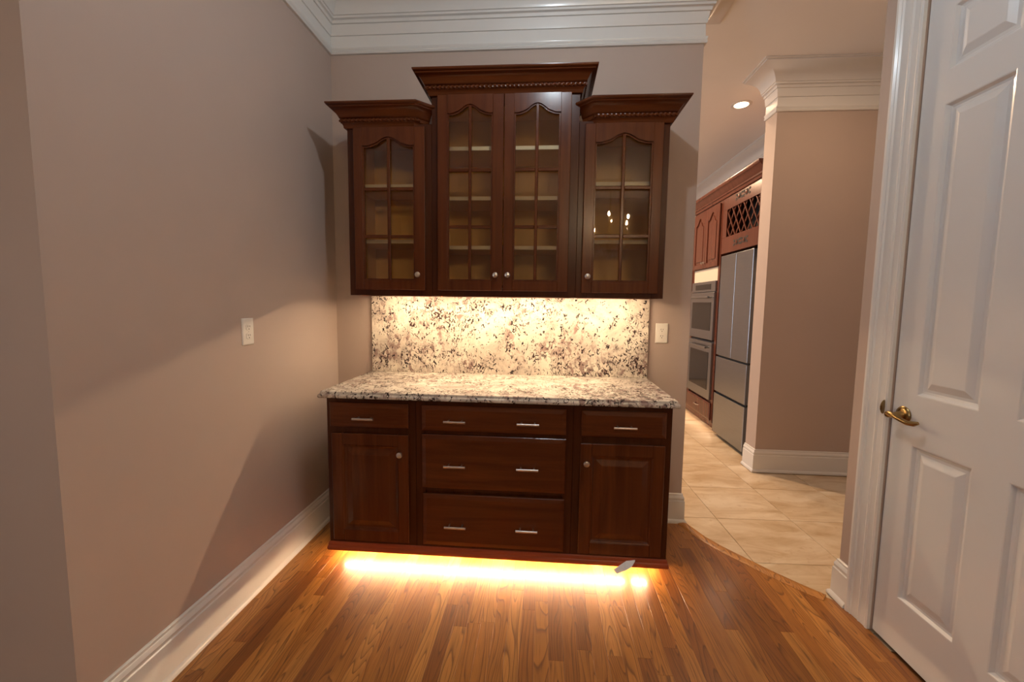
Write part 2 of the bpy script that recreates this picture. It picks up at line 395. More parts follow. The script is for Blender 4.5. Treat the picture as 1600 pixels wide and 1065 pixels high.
crown('trim_3', [(3.78, 5.4), (3.78, 1.08)], 1, 'white crown moulding above the kitchen cabinets')
crown('trim_4', [(5.9, -.64), (2.735, -.64), (2.735, -2.02), (5.9, -2.02)], 1, 'white crown moulding above the door wall')
# baseboards
BBP = [(.0, 0), (.030, 0), (.030, .010), (.026, .018), (.019, .023), (.018, .138), (.014, .142), (.014, .152), (.016, .156), (.012, .168), (.008, .172), (.008, .182), (.003, .186), (0, .186)]
def baseboard(name, path, side, label):
    tag(MB().sweep(path, BBP, side).build(name, 'trim_white', smooth=True), label, 'baseboard', kind='structure')
baseboard('baseboard_left', [(-1.72, -1.607), (0, -1.607), (0, -.001)], 1, 'tall white baseboard along the left wall')
baseboard('baseboard_back', [(1.96, 0), (2.21, 0), (2.21, .12), (-1.72, .12)], 1, 'short white baseboard right of the base cabinets')
baseboard('baseboard_right', [(5.9, -.64), (2.735, -.64), (2.735, -.7245)], 1, 'white baseboard between tile floor and door casing')
baseboard('baseboard_stub', [(3.085, 1.08), (3.085, .91), (5.9, .91)], 1, 'white baseboard of the kitchen wall stub')

# door casing (three fluted boards)
def casing_prof(y0, sgn):   # (y, x) outline seen from above; y0 = outer edge
    W = [(0, 0), (0, .022), (.006, .026), (.016, .026), (.024, .020), (.030, .022), (.036, .017), (.066, .014), (.074, .017), (.082, .013), (.104, .012), (.112, .015), (.120, .012), (.120, 0)]
    return [(2.735 - b, y0 - sgn * a) for a, b in W]
cs = MB()
cs.prism([(x, y, 0) for x, y in casing_prof(-.7245, 1)], (0, 0, 2.54 + .12))
cs.prism([(x, y, 0) for x, y in casing_prof(-1.7805, -1)], (0, 0, 2.54 + .12))
cs.box(2.711, 2.735, -1.6605, -.8445, 2.545, 2.665, .004)
tag(cs.build('trim_5', 'trim_white', smooth=False), 'white moulded door casing', 'casing', kind='structure')

# six-panel door
DX = 2.742
door = thing('door_1', (DX, -1.2525, 0), 'white six-panel door with brass lever', 'door', kind='structure')
PY = [(-1.184, -.950), (-1.530, -1.296)]; PZ = [(.220, .840), (1.030, 2.087), (2.200, 2.420)]
y0, y1, zt = -1.652, -.850, 2.53
m = MB()
ys = [y1, PY[0][1], PY[0][0], PY[1][1], PY[1][0], y0]; zs = [.008, PZ[0][0], PZ[0][1], PZ[1][0], PZ[1][1], PZ[2][0], PZ[2][1], zt]
m.box(DX, DX + .035, ys[1], ys[0], zs[0], zt); m.box(DX, DX + .035, ys[5], ys[4], zs[0], zt); m.box(DX, DX + .035, ys[3], ys[2], zs[0], zt)
for a, b in ((zs[0], zs[1]), (zs[2], zs[3]), (zs[4], zs[5]), (zs[6], zs[7])):
    for (pa, pb) in PY: m.box(DX, DX + .035, pa, pb, a, b)
m.build('door_leaf', 'door_white', door)
for pa, pb in PY:
    for za, zb in PZ:
        MB().panel(pa, pb, za, zb, [(0, 0), (.004, -.001), (.012, -.011), (.020, -.013), (.030, -.012), (.052, -.003), (.056, -.002)], FX(DX)).build('panel', 'door_white', door)
hz = .945; hy = -.905
lv = MB().lathe([(.010, 0), (.033, 0), (.034, .004), (.031, .008), (.024, .011), (.016, .013), (.012, .020), (.010, .045), (.012, .050), (.013, .060), (.010, .066)], (DX, hy, hz), (-1, 0, 0), 20).build('rosette', 'brass', door, smooth=True, label='antique brass door rosette')
MB().tube([(DX-.056, hy+.010, hz+.002), (DX-.058, hy-.008, hz+.004), (DX-.060, hy-.030, hz+.001), (DX-.058, hy-.055, hz-.006), (DX-.052, hy-.080, hz-.012), (DX-.045, hy-.100, hz-.010), (DX-.040, hy-.112, hz-.004)],
          [.009, .012, .010, .009, .0095, .010, .006], 10).build('lever', 'brass', lv, smooth=True, label='curved antique brass lever')
MB().lathe([(.001, 0), (.024, .001), (.029, .004), (.020, .009), (.001, .010)], (DX - .022, -.838, hz + .014), (-.5, .86, 0), 16).build('strike_plate', 'brass', door, smooth=True, label='dark brass strike plate on the casing')

# ------------------------------------------------------------------ knobs and pulls
def knob(parent, x, yf, z):
    MB().lathe([(.006, 0), (.006, .010), (.0075, .013), (.0135, .017), (.0150, .021), (.0135, .026), (.008, .0285), (.001, .029)], (x, yf, z), (0, -1, 0), 16).build('knob', 'nickel', parent, smooth=True, label='round brushed nickel knob')
def pull(parent, x, yf, z, L=.106):
    m = MB(); m.tube([(x-L/2, yf-.030, z), (x+L/2, yf-.030, z)], .0058, 12)
    for s in (-1, 1): m.tube([(x + s*.032, yf, z), (x + s*.032, yf-.030, z)], .0042, 8)
    m.build('handle', 'nickel', parent, smooth=True, label='slim brushed nickel bar pull')

# ------------------------------------------------------------------ base cabinets
YF = -.625; YD = -.645
def drawer(parent, x0, x1, z0, z1, pulls, zp):
    d = MB().panel(x0, x1, z0, z1, [(0, -.019), (0, -.007), (.003, -.004), (.012, -.002), (.015, -.0015), (.022, 0), (.024, 0)], FY(YD)).build('drawer', 'cherry_x', parent, label='dark cherry slab drawer front with moulded edge')
    for px in pulls: pull(d, px, YD, zp)
def panel_door(parent, x0, x1, z0, z1, kx, kz):
    s = .055; m = MB(); yb = YD + .019
    m.box(x0, x0+s, YD, yb, z0, z1, .003); m.box(x1-s, x1, YD, yb, z0, z1, .003)
    m.box(x0+s, x1-s, YD, yb, z0, z0+s+.005, .003); m.box(x0+s, x1-s, YD, yb, z1-s-.005, z1, .003)
    d = m.build('door', 'cherry', parent, label='dark cherry raised-panel door')
    MB().panel(x0+s, x1-s, z0+s+.005, z1-s-.005, [(0, -.001), (.006, -.004), (.009, -.009), (.014, -.011), (.020, -.011), (.045, -.003), (.049, -.002)], FY(YD)).build('panel', 'cherry', d)
    knob(d, kx, YD, kz)
def base_carcass(parent, x0, x1, rails, stile_l, stile_r):
    m = MB(); m.box(x0, x1, YF + .02, -.002, .085, .872)
    m.build('carcass', 'cherry', parent)
    m = MB(); m.box(x0, x0+stile_l, YF, YF+.02, .085, .876, .0008); m.box(x1-stile_r, x1, YF, YF+.02, .085, .876, .0008)
    for a, b in rails: m.box(x0+stile_l, x1-stile_r, YF, YF+.02, a, b, .0008)
    m.build('face_frame', 'cherry_shaded', parent)
bl = thing('base_cabinet', (.478, -.31, 0), 'dark cherry base cabinet with one drawer and a door, beside the left wall', 'cabinet', 'base cabinets of the built-in')
base_carcass(bl, .250, .7055, [(.085, .155), (.69, .745), (.845, .876)], .048, .048)
drawer(bl, .271, .673, .734, .858, [.455], .785)
panel_door(bl, .279, .673, .144, .702, .634, .608)
bc = thing('drawer_cabinet', (1.093, -.31, 0), 'wide dark cherry base cabinet with three stacked drawers in the middle', 'cabinet', 'base cabinets of the built-in')
base_carcass(bc, .7065, 1.4805, [(.085, .155), (.42, .445), (.70, .74), (.845, .876)], .048, .048)
drawer(bc, .739, 1.446, .730, .857, [.909, 1.263], .785)
drawer(bc, .739, 1.446, .437, .711, [.909, 1.263], .563)
drawer(bc, .742, 1.446, .142, .409, [.912, 1.264], .255)
br = thing('base_cabinet', (1.713, -.31, 0), 'dark cherry base cabinet with one drawer and a door, beside the kitchen opening', 'cabinet', 'base cabinets of the built-in')
base_carcass(br, 1.4815, 1.945, [(.085, .155), (.69, .745), (.845, .876)], .048, .048)
drawer(br, 1.517, 1.916, .729, .856, [1.719], .784)
panel_door(br, 1.516, 1.914, .142, .695, 1.545, .602)
MP = [(0, .080), (.016, .080), (.022, .085), (.024, .094), (.020, .102), (.013, .106), (.013, .112), (.008, .122), (0, .125)]
tag(MB().sweep([(.250, -.58), (.250, YF-.0005), (1.945, YF-.0005), (1.945, -.58)], [(p*.5, z) for p, z in MP], side=1).build('base_moulding', 'cherry_floor_glow', None, (1.1, YF, .08), smooth=True), 'glossy wood moulding, coloured with the floor glow, along the bottom of the base cabinets', 'moulding')
tk = B(.262, 1.935, -.49, -.47, 0, .085).build('toe_kick_board', 'cherry_x', None, (1.1, -.48, 0)); tag(tk, 'recessed dark board under the base cabinets', 'toe kick')
def led(name, segs, y, z, wdt, mat, label, dz=.004, th=.002):
    t = thing(name, ((segs[0][0]+segs[-1][1])/2, y, z), label, 'light strip')
    B(segs[0][0]-.005, segs[-1][1]+.005, y-wdt*.8, y+wdt*.8, z, z+dz, 0).build('channel', 'trim_white', t)
    for a, b in segs: B(a, b, y-wdt/2, y+wdt/2, z-th, z, 0).build('led_tape', mat, t)
led('floor_light_strip', [(.275, 1.772), (1.812, 1.885)], -.512, .080, .010, 'led_toe', 'glowing warm light strip under the base cabinets near the floor', th=.005)
# scrap of paper caught on the moulding
m = MB(); P = [(1.688, -.668, .084), (1.722, -.660, .106), (1.750, -.652, .122), (1.792, -.650, .128)]; Q = [(1.700, -.690, .079), (1.742, -.690, .098), (1.770, -.678, .108), (1.791, -.655, .124)]
m.loops([[p, q_, (q_[0], q_[1]+.0008, q_[2]), (p[0], p[1]+.0008, p[2])] for p, q_ in zip(P, Q)], True, True, True)
tag(m.build('paper_scrap', 'paper', None, (1.74, -.67, .1)), 'small torn white paper scrap stuck on the bottom moulding', 'paper')

# countertop and backsplash
def rect(p, z): return [(.222 - p, -.002, z), (.222 - p, -.652 - p, z), (1.969 + p, -.652 - p, z), (1.969 + p, -.002, z)]
ct = MB().loops([rect(-.02, .879), rect(-.004, .879), rect(.002, .882), rect(.004, .888), rect(.003, .895), rect(-.002, .900), rect(-.006, .902), rect(-.006, .907), rect(-.008, .912), rect(-.012, .914)], True, True, True)
tag(ct.build('countertop', 'granite', None, (1.095, -.33, .879), smooth=True), 'speckled cream and burgundy granite worktop with ogee edge', 'countertop')
tag(B(.239, 1.962, -.022, -.001, .914, 1.3915, .001).build('backsplash', 'granite', None, (1.1, -.01, .914)), 'full-height speckled granite backsplash slab on the wall', 'backsplash')

# ------------------------------------------------------------------ wall cabinets
UF = -.335; UD = -.360
def arch(x0, x1, zs_, za, n=24):
    mid, h = (x0+x1)/2, (x1-x0)/2; out = []
    for i in range(n+1):
        x = x0 + (x1-x0)*i/n; t = abs(x-mid)/h
        if t > .88: z = zs_
        else: z = zs_ - .004*math.sin(PI*min(1, t/.88))**8 + (za-zs_) * (.5 + .5*math.cos(PI*(t/.88)**.92))
        out.append((x, z))
    return out
def glass_door(parent, x0, x1, z0, z1, g, kx, kz, rows):
    gx0, gx1, gz0, gs, ga = g
    def frame(i, ya, yb, bev):
        m = MB(); a, b = gx0+i, gx1-i
        m.box(x0+i*.5, a, ya, yb, z0+i*.5, z1-i*.5, bev); m.box(b, x1-i*.5, ya, yb, z0+i*.5, z1-i*.5, bev)
        m.box(a, b, ya, yb, z0+i*.5, gz0+i, bev)
        A = arch(a, b, gs-i, ga-i); top = z1-i*.5
        for p, q_ in zip(A, A[1:]):
            m.loops([[(p[0], y, p[1]), (p[0], y, top), (q_[0], y, top), (q_[0], y, q_[1])] for y in (ya, yb)], True, True, True)
        bmesh.ops.remove_doubles(m.bm, verts=m.bm.verts, dist=1e-5)
        return m
    d = frame(0, UD, UD+.020, .002).build('door', 'cherry', parent, label='dark cherry glazed door with arched top')
    frame(.008, UD+.007, UD+.0215, 0).build('inner_bead', 'cherry', d)
    xm = (gx0+gx1)/2; mw = .0085
    B(xm-mw, xm+mw, UD+.004, UD+.019, gz0, ga-.002, .003).build('muntin', 'cherry', d)
    for zr in rows:
        for a, b in ((gx0+.006, xm-mw), (xm+mw, gx1-.006)): B(a, b, UD+.005, UD+.019, zr-.009, zr+.009, .003).build('muntin', 'cherry_x', d)
    zz = [gz0-.004] + sorted(rows) + [ga+.006]
    for a, b in ((gx0-.004, xm), (xm, gx1+.004)):
        for za, zb in zip(zz, zz[1:]): B(a+.0006, b-.0006, UD+.0216, UD+.0240, za+.0006, zb-.0006).build('pane', 'pane_glass', d)
    knob(d, kx, UD, kz)
def upper_carcass(t, x0, x1, zb, zt, shelves, sl=.060, sr=.060, mid=None, rb=1.43, rt=None):
    m = MB(); th = .016
    m.box(x0, x0+th, UF+.02, -.002, zb, zt); m.box(x1-th, x1, UF+.02, -.002, zb, zt)
    m.box(x0+th, x1-th, UF+.02, -.002, zt-th, zt); m.box(x0+th, x1-th, UF+.02, -.002, zb+.046, zb+.046+th); m.box(x0+th, x1-th, -.010, -.002, zb, zt-th)
    m.build('carcass', 'cherry', t)
    i = th + .0005; l = MB(); e = .003
    l.box(x0+i, x0+i+e, UF+.022, -.0105, zb+.0625, zt-i); l.box(x1-i-e, x1-i, UF+.022, -.0105, zb+.0625, zt-i)
    l.box(x0+i+e, x1-i-e, -.0135, -.0105, zb+.0625, zt-i); l.box(x0+i+e, x1-i-e, UF+.022, -.0135, zt-i-e, zt-i); l.box(x0+i+e, x1-i-e, UF+.022, -.0135, zb+.0625, zb+.066)
    l.build('lining', 'maple', t, label='pale maple interior lining')
    f_ = MB(); f_.box(x0, x0+sl, UF, UF+.02, zb, zt, .0008); f_.box(x1-sr, x1, UF, UF+.02, zb, zt, .0008)
    f_.box(x0+sl, x1-sr, UF, UF+.02, zb, zb+.045, .0008); f_.box(x0+sl, x1-sr, UF, UF+.02, zt-.07, zt, .0008)
    f_.build('face_frame', 'cherry_shaded', t)
    for z in shelves:
        s = B(x0+i+e+.001, x1-i-e-.001, UF+.040, -.0145, z-.018, z).build('shelf', 'maple', t)
        B(x0+i+e+.001, x1-i-e-.001, UF+.036, UF+.040, z-.019, z+.0006).build('shelf_edge', 'maple_edge', s, label='pale maple shelf edge')
CP = [(0, 0), (.010, 0), (.013, .003), (.014, .012), (.020, .024), (.024, .027), (.024, .044), (.030, .047), (.034, .055), (.045, .072), (.060, .086), (.068, .090), (.070, .095), (.078, .098), (.082, .104), (.082, .110), (0, .110)]
def rope(m, p0, p1, rad=.0090, pitch=.022):
    p0, p1 = Vector(p0), Vector(p1); d = p1-p0; L = d.length; d.normalize(); a = d.orthogonal().normalized(); b = d.cross(a); n = max(4, int(L/.0028)); loops = []
    for i in range(n+1):
        s = L*i/n; tw = 2*PI*s/pitch/2
        loops.append([p0 + d*s + (a*math.cos(t) + b*math.sin(t)) * rad*(.66 + .40*abs(math.cos(t - tw))) for t in [2*PI*k/8 for k in range(8)]])
    m.loops(loops, True, True, True)
def cab_crown(t, path, z, rope_segs):
    c = MB().sweep(path, [(p, z+h) for p, h in CP], side=1).build('crown', 'cherry_x', t, smooth=True, label='dark cherry stepped crown with rope moulding')
    m = MB()
    for a, b in rope_segs: rope(m, (*a, z+.0355), (*b, z+.0355))
    m.build('rope_moulding', 'cherry_x', c, smooth=True, label='twisted rope moulding')
zL = 2.283; ro = .025
ul = thing('glass_cabinet', (.482, -.17, 1.392), 'low dark cherry glass-door wall cabinet by the left wall', 'cabinet', 'glass-door wall cabinets')
upper_carcass(ul, .250, .7135, 1.392, 2.30, [2.000, 1.701])
glass_door(ul, .291, .681, 1.423, 2.280, (.339, .625, 1.477, 2.186, 2.231), .645, 1.506, [1.962, 1.711])
cab_crown(ul, [(.250, -.004), (.250, UF), (.618, UF), (.675, UF+.057)], 2.281, [((.250-ro, -.01), (.250-ro, UF-ro)), ((.250-ro, UF-ro), (.630, UF-ro)), ((.630, UF-ro), (.650, UF-.002))])
um = thing('glass_cabinet', (1.102, -.17, 1.392), 'tall middle wall cabinet with a pair of arched glass doors', 'cabinet', 'glass-door wall cabinets')
upper_carcass(um, .7145, 1.4935, 1.392, 2.46, [2.194, 1.932, 1.669])
glass_door(um, .751, 1.1015, 1.423, 2.436, (.803, 1.044, 1.477, 2.343, 2.388), 1.066, 1.506, [2.056, 1.762])
glass_door(um, 1.1045, 1.450, 1.423, 2.436, (1.156, 1.396, 1.477, 2.341, 2.388), 1.131, 1.507, [2.056, 1.762])
cab_crown(um, [(.7145, -.004), (.7145, UF), (1.4935, UF), (1.4935, -.004)], 2.437, [((.7145-ro, -.01), (.7145-ro, UF-ro)), ((.7145-ro, UF-ro), (1.4935+ro, UF-ro)), ((1.4935+ro, UF-ro), (1.4935+ro, -.01))])
ur = thing('glass_cabinet', (1.724, -.17, 1.392), 'low dark cherry glass-door wall cabinet by the kitchen opening', 'cabinet', 'glass-door wall cabinets')
upper_carcass(ur, 1.4945, 1.953, 1.392, 2.30, [2.004, 1.702])
glass_door(ur, 1.523, 1.917, 1.418, 2.280, (1.576, 1.868, 1.478, 2.187, 2.231), 1.552, 1.503, [1.960, 1.714])
cab_crown(ur, [(1.528, UF+.057), (1.585, UF), (1.953, UF), (1.953, -.004)], 2.281, [((1.560, UF-.002), (1.578, UF-ro)), ((1.578, UF-ro), (1.953+ro, UF-ro)), ((1.953+ro, UF-ro), (1.953+ro, -.01))])
led('undercabinet_light_strip', [(.35, 1.86)], -.202, 1.424, .012, 'led_under', 'warm light strip hidden under the wall cabinets')

# ------------------------------------------------------------------ outlets
def outlet(org, fn, label):
    t = thing('outlet', org, label, 'outlet', 'duplex wall outlets')
    MB().panel(-.0365, .0365, -.060, .060, [(0, 0), (0, .003), (.003, .006), (.005, .0065)], fn).build('cover_plate', 'plate_ivory', t)
    for s in (-1, 1):
        zc = s*.0195; L = []
        for d, k in ((.006, 1.0), (.0085, 1.0), (.009, .94)):
            L.append([fn(.0165*k*max(-1, min(1, 1.25*math.cos(q))), zc + .0145*k*math.sin(q), d) for q in [2*PI*j/20 for j in range(20)]])
        so = MB().loops(L, True, False, True).build('receptacle', 'plate_ivory', t)
        for xx, hh in ((-.006, .0045), (.006, .0038)):
            MB().loops([[fn(xx-.0012, zc+.004-hh, d), fn(xx+.0012, zc+.004-hh, d), fn(xx+.0012, zc+.004+hh, d), fn(xx-.0012, zc+.004+hh, d)] for d in (.0085, .0093)], True, False, True).build('slot', 'slot_dark', so)
        MB().loops([[fn(.0026*math.cos(2*PI*j/10), zc-.0075+.0026*math.sin(2*PI*j/10), d) for j in range(10)] for d in (.0085, .0093)], True, False, True).build('ground_hole', 'slot_dark', so)
    MB().loops([[fn(.0026*math.cos(2*PI*j/10), .0026*math.sin(2*PI*j/10), d) for j in range(10)] for d in (.006, .0078)], True, False, True).build('screw', 'nickel', t)
outlet((0, -.835, 1.217), lambda a, b, d: (d, -.835 + a, 1.217 + b), 'ivory duplex wall outlet alone on the left wall')
outlet((2.045, 0, 1.188), lambda a, b, d: (2.045 + a, -d, 1.188 + b), 'ivory duplex wall outlet right of the granite backsplash')

# ------------------------------------------------------------------ kitchen beyond the opening
KX = 3.14
fr = thing('refrigerator', (3.45, 1.575, 0), 'stainless french-door refrigerator with two lower drawers', 'refrigerator')
B(KX+.06, 3.74, 1.262, 1.95, .03, 1.84, .004).build('body', 'fridge_side', fr)
B(KX+.08, 3.70, 1.29, 1.92, 0, .03).build('foot_rail', 'dark_gap', fr)
for a, b in ((1.262, 1.599), (1.603, 1.95)): B(KX, KX+.058, a, b, .850, 1.862, .004, 2).build('door', 'stainless', fr)
B(KX, KX+.058, 1.262, 1.95, .470, .832, .004, 2).build('freezer_drawer', 'stainless', fr); B(KX, KX+.058, 1.262, 1.95, .034, .448, .004, 2).build('freezer_drawer', 'stainless', fr)
for z in (.840, .459): B(KX+.02, KX+.060, 1.267, 1.945, z-.010, z+.010).build('pocket_grip', 'dark_gap', fr)

wr = thing('wine_rack_cabinet', (3.46, 1.54, 1.87), 'cherry cabinet with diagonal wine lattice above the refrigerator', 'cabinet')
ya, yb = 1.11, 1.965; m = MB()
m.box(KX, KX+.02, ya, yb, 1.885, 2.045, .001); m.box(KX, KX+.02, ya, yb, 2.315, 2.47, .001); m.box(KX, KX+.02, ya, 1.21, 2.045, 2.315, .001); m.box(KX, KX+.02, 1.865, yb, 2.045, 2.315, .001)
m.build('face_frame', 'cherry_kitchen', wr)
m = MB(); m.box(KX+.02, 3.775, ya, ya+.02, 1.885, 2.47); m.box(KX+.02, 3.775, yb-.02, yb, 1.885, 2.47); m.box(KX+.02, 3.775, ya+.02, yb-.02, 1.885, 1.905); m.box(KX+.02, 3.775, ya+.02, yb-.02, 2.45, 2.47); m.build('carcass', 'cherry_kitchen', wr)
B(KX+.20, KX+.21, ya+.02, yb-.02, 1.905, 2.45).build('rack_back', 'dark_gap', wr)
for s in (-1, 1):                                    # each lattice slat its own piece, clipped to the opening
    k0 = -3
    for k in range(-6, 16):
        yc = 1.21 + k * .118; z_lo, z_hi = 2.045, 2.315; sl = .72   # dy over the full height
        yA, yB = yc, yc + s * .200
        def clip(yA, yB):
            t0, t1 = 0.0, 1.0
            for lim, sg in ((1.21, 1), (1.865, -1)):
                d = (yB-yA)
                tl = (lim - yA)/d
                if sg*(d) > 0: t0 = max(t0, tl)
                else: t1 = min(t1, tl)
            return t0, t1
        t0, t1 = clip(yA, yB)
        if t1 - t0 < .12: continue
        p = [(yA + (yB-yA)*t, z_lo + (z_hi-z_lo)*t) for t in (t0, t1)]
        xo = KX + (.006 if s > 0 else .014)
        m = MB(); m.prism([(xo, p[0][0]-.009, p[0][1]), (xo, p[0][0]+.009, p[0][1]), (xo, p[1][0]+.009, p[1][1]), (xo, p[1][0]-.009, p[1][1])], (.008, 0, 0)); m.build('lattice_slat', 'cherry_kitchen', wr)
def fret(zc, yc):
    m = MB()
    for k in (-1, 1):
        L = [[(KX - d, yc + k*.075 + .042*q*math.cos(2*PI*j/20), zc + .026*q*math.sin(2*PI*j/20)) for j in range(20)] for d, q in ((0, 1.0), (.0015, 1.0), (.0015, .1))]
        m.loops(L, True, False, True)
        for s in (-1, 1):
            for t in (-1, 1):
                L = [[(KX - d, yc + k*.075 + s*.058 + .018*q*math.cos(2*PI*j/12), zc + t*.020 + .012*q*math.sin(2*PI*j/12)) for j in range(12)] for d, q in ((0, 1.0), (.0015, 1.0), (.0015, .1))]
                m.loops(L, True, False, True)
    o = m.build('fretwork_shade', 'dark_gap', wr, label='dark ovals painted as the shade inside scroll cut-outs')  # raised dark ovals, nothing is pierced; the shade of the holes is painted
    for k in (-1, 1):
        MB().loops([[(KX - d, yc + k*.075 + .020*q*math.cos(2*PI*j/16), zc + .018*q*math.sin(2*PI*j/16)) for j in range(16)] for d, q in ((.0015, 1.0), (.006, .9), (.008, .4))], True, False, True).build('boss', 'cherry_kitchen', o, smooth=True)
fret(1.965, 1.54); fret(2.392, 1.54)

def kdoor(t, y0, y1, z0, z1):
    d = MB(); s = .055
    d.box(KX-.020, KX-.001, y0, y0+s, z0, z1, .003); d.box(KX-.020, KX-.001, y1-s, y1, z0, z1, .003); d.box(KX-.020, KX-.001, y0+s, y1-s, z0, z0+s, .003)
    A = arch(y0+s, y1-s, z1-.13, z1-.055)
    for p, q_ in zip(A, A[1:]): d.loops([[(x, p[0], p[1]), (x, p[0], z1), (x, q_[0], z1), (x, q_[0], q_[1])] for x in (KX-.020, KX-.001)], True, True, True)
    o = d.build('door', 'cherry_kitchen', t, label='cherry arched raised-panel door')
    A2 = arch(y0+s+.03, y1-s-.03, z1-.16, z1-.09)
    m = MB(); m.box(KX-.008, KX-.002, y0+s, y1-s, z0+s, z1-.05)
    m.prism([(KX-.015, y0+s+.03, z0+s+.03), (KX-.015, y1-s-.03, z0+s+.03)] + [(KX-.015, a, b) for a, b in A2[::-1]], (.008, 0, 0)); m.build('panel', 'cherry_kitchen', o)
    MB().lathe([(.005, 0), (.006, .012), (.013, .018), (.012, .025), (.001, .028)], (KX-.02, y0+.03 if y0 > 2.2 else y1-.03, z0+.06), (-1, 0, 0), 12).build('knob', 'nickel', o, smooth=True)
oc = thing('oven_cabinet', (3.46, 2.38, 0), 'tall cherry cabinet surrounding the double oven', 'cabinet')
m = MB(); Y0, Y1 = 1.968, 2.775
m.box(KX+.02, 3.775, Y0, Y0+.02, .10, 2.47); m.box(KX+.02, 3.775, Y1-.02, Y1, .10, 2.47); m.box(KX, KX+.02, Y0, Y0+.05, .10, 2.47); m.box(KX, KX+.02, Y1-.05, Y1, .10, 2.47)
m.box(KX, 3.775, Y0+.05, Y1-.05, 1.765, 1.775); m.box(KX, KX+.02, Y0+.05, Y1-.05, 2.40, 2.47); m.box(KX, 3.775, Y0+.05, Y1-.05, .10, .14); m.box(KX+.01, 3.775, Y0+.05, Y1-.05, .30, .335); m.box(3.70, 3.775, Y0+.05, Y1-.05, .34, 2.40)
m.build('carcass', 'cherry_kitchen', oc)
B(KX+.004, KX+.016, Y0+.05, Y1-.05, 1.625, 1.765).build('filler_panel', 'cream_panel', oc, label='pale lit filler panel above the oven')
kdoor(oc, Y0+.035, 2.3705, 1.775, 2.415); kdoor(oc, 2.3735, Y1-.035, 1.775, 2.415)
d = MB().panel(Y0+.035, Y1-.035, .125, .31, [(0, .001), (0, .014), (.006, .018), (.02, .02)], FX(KX)).build('drawer', 'cherry_kitchen', oc)
MB().tube([(KX-.02, 2.32, .22), (KX-.04, 2.33, .22), (KX-.04, 2.42, .22), (KX-.02, 2.43, .22)], .005, 8).build('handle', 'nickel', d, smooth=True)
B(KX+.08, KX+.10, Y0, 4.6, 0, .10).build('toe_board', 'cherry_kitchen', oc)
B(KX+.03, KX+.04, Y0+.02, 4.5, .094, .0995).build('led_tape', 'led_kitchen', oc, label='glowing warm toe-kick light')
def oven(z0, z1, ctl, label):
    t = thing('wall_oven', (3.4, 2.37, z0), label, 'oven', 'built-in wall ovens')
    a, b = Y0+.052, Y1-.052
    B(KX+.004, 3.66, a, b, z0, z1).build('body', 'fridge_side', t)
    top = z1 - (.12 if ctl else .01)
    if ctl:
        B(KX-.018, KX+.003, a, b, top+.006, z1, .003).build('control_panel', 'stainless', t); B(KX-.020, KX-.018, a+.12, b-.12, top+.03, z1-.03).build('display', 'oven_glass', t)
    dr = B(KX-.026, KX+.003, a, b, z0, top, .004).build('oven_door', 'stainless', t)
    B(KX-.0285, KX-.026, a+.07, b-.07, z0+.10, top-.11).build('door_glass', 'oven_glass', dr)
    m = MB(); m.tube([(KX-.070, a+.04, top-.055), (KX-.070, b-.04, top-.055)], .011, 10)
    for y in (a+.07, b-.07): m.tube([(KX-.026, y, top-.055), (KX-.070, y, top-.055)], .008, 8)
    m.build('handle', 'stainless', dr, smooth=True)
oven(.985, 1.622, True, 'upper stainless wall oven with control panel'); oven(.340, .970, False, 'lower stainless wall oven above the drawer')

kc = thing('kitchen_cabinet', (3.46, 3.6, 0), 'cherry kitchen cabinet run receding beyond the ovens', 'cabinet')
m = MB(); m.box(KX+.02, 3.775, 2.78, 4.5, .10, .86); m.build('base', 'cherry_kitchen', kc); m = MB(); m.box(KX+.001, 3.775, 2.78, 4.5, 1.55, 2.30); m.build('wall_unit', 'cherry_kitchen', kc)
B(KX-.02, 3.775, 2.78, 4.52, .862, .90, .004).build('worktop', 'granite', kc)
for i in range(4): kdoor(kc, 2.80+i*.42, 3.215+i*.42, 1.57, 2.28)
for i in range(4): MB().panel(2.80+i*.42, 3.215+i*.42, .13, .84, [(0, -.019), (0, .004), (.05, .004), (.058, -.004), (.09, .002)], FX(KX)).build('base_door', 'cherry_kitchen', kc)
mw = thing('microwave', (3.3, 3.06, 1.2), 'stainless microwave with dark curved door beyond the ovens', 'microwave')
B(3.20, 3.70, 2.79, 3.40, 1.19, 1.535, .006).build('body', 'stainless', mw)
L = [[(3.20 - d, 3.095 + .29*q*math.copysign(abs(math.cos(k))**.6, math.cos(k)), 1.36 + .15*q*math.copysign(abs(math.sin(k))**.6, math.sin(k))) for k in [2*PI*j/28 for j in range(28)]] for d, q in ((0, 1.0), (.03, 1.0), (.05, .9), (.058, .5))]
MB().loops(L, True, False, True).build('door', 'oven_glass', mw, smooth=True)
# dark cabinet crown over the kitchen run
tag(MB().sweep([(KX, 4.5), (KX, 1.10)], [(.012, 2.44), (.016, 2.462), (.026, 2.468), (.028, 2.482), (.036, 2.488), (.050, 2.515), (.068, 2.535), (.074, 2.538), (.080, 2.552), (.080, 2.566), (.001, 2.566), (.001, 2.44)], side=1).build('cabinet_crown', 'cherry_kitchen', None, (KX, 2.8, 2.44), smooth=True), 'dark stepped crown along the top of the kitchen cabinets', 'moulding')

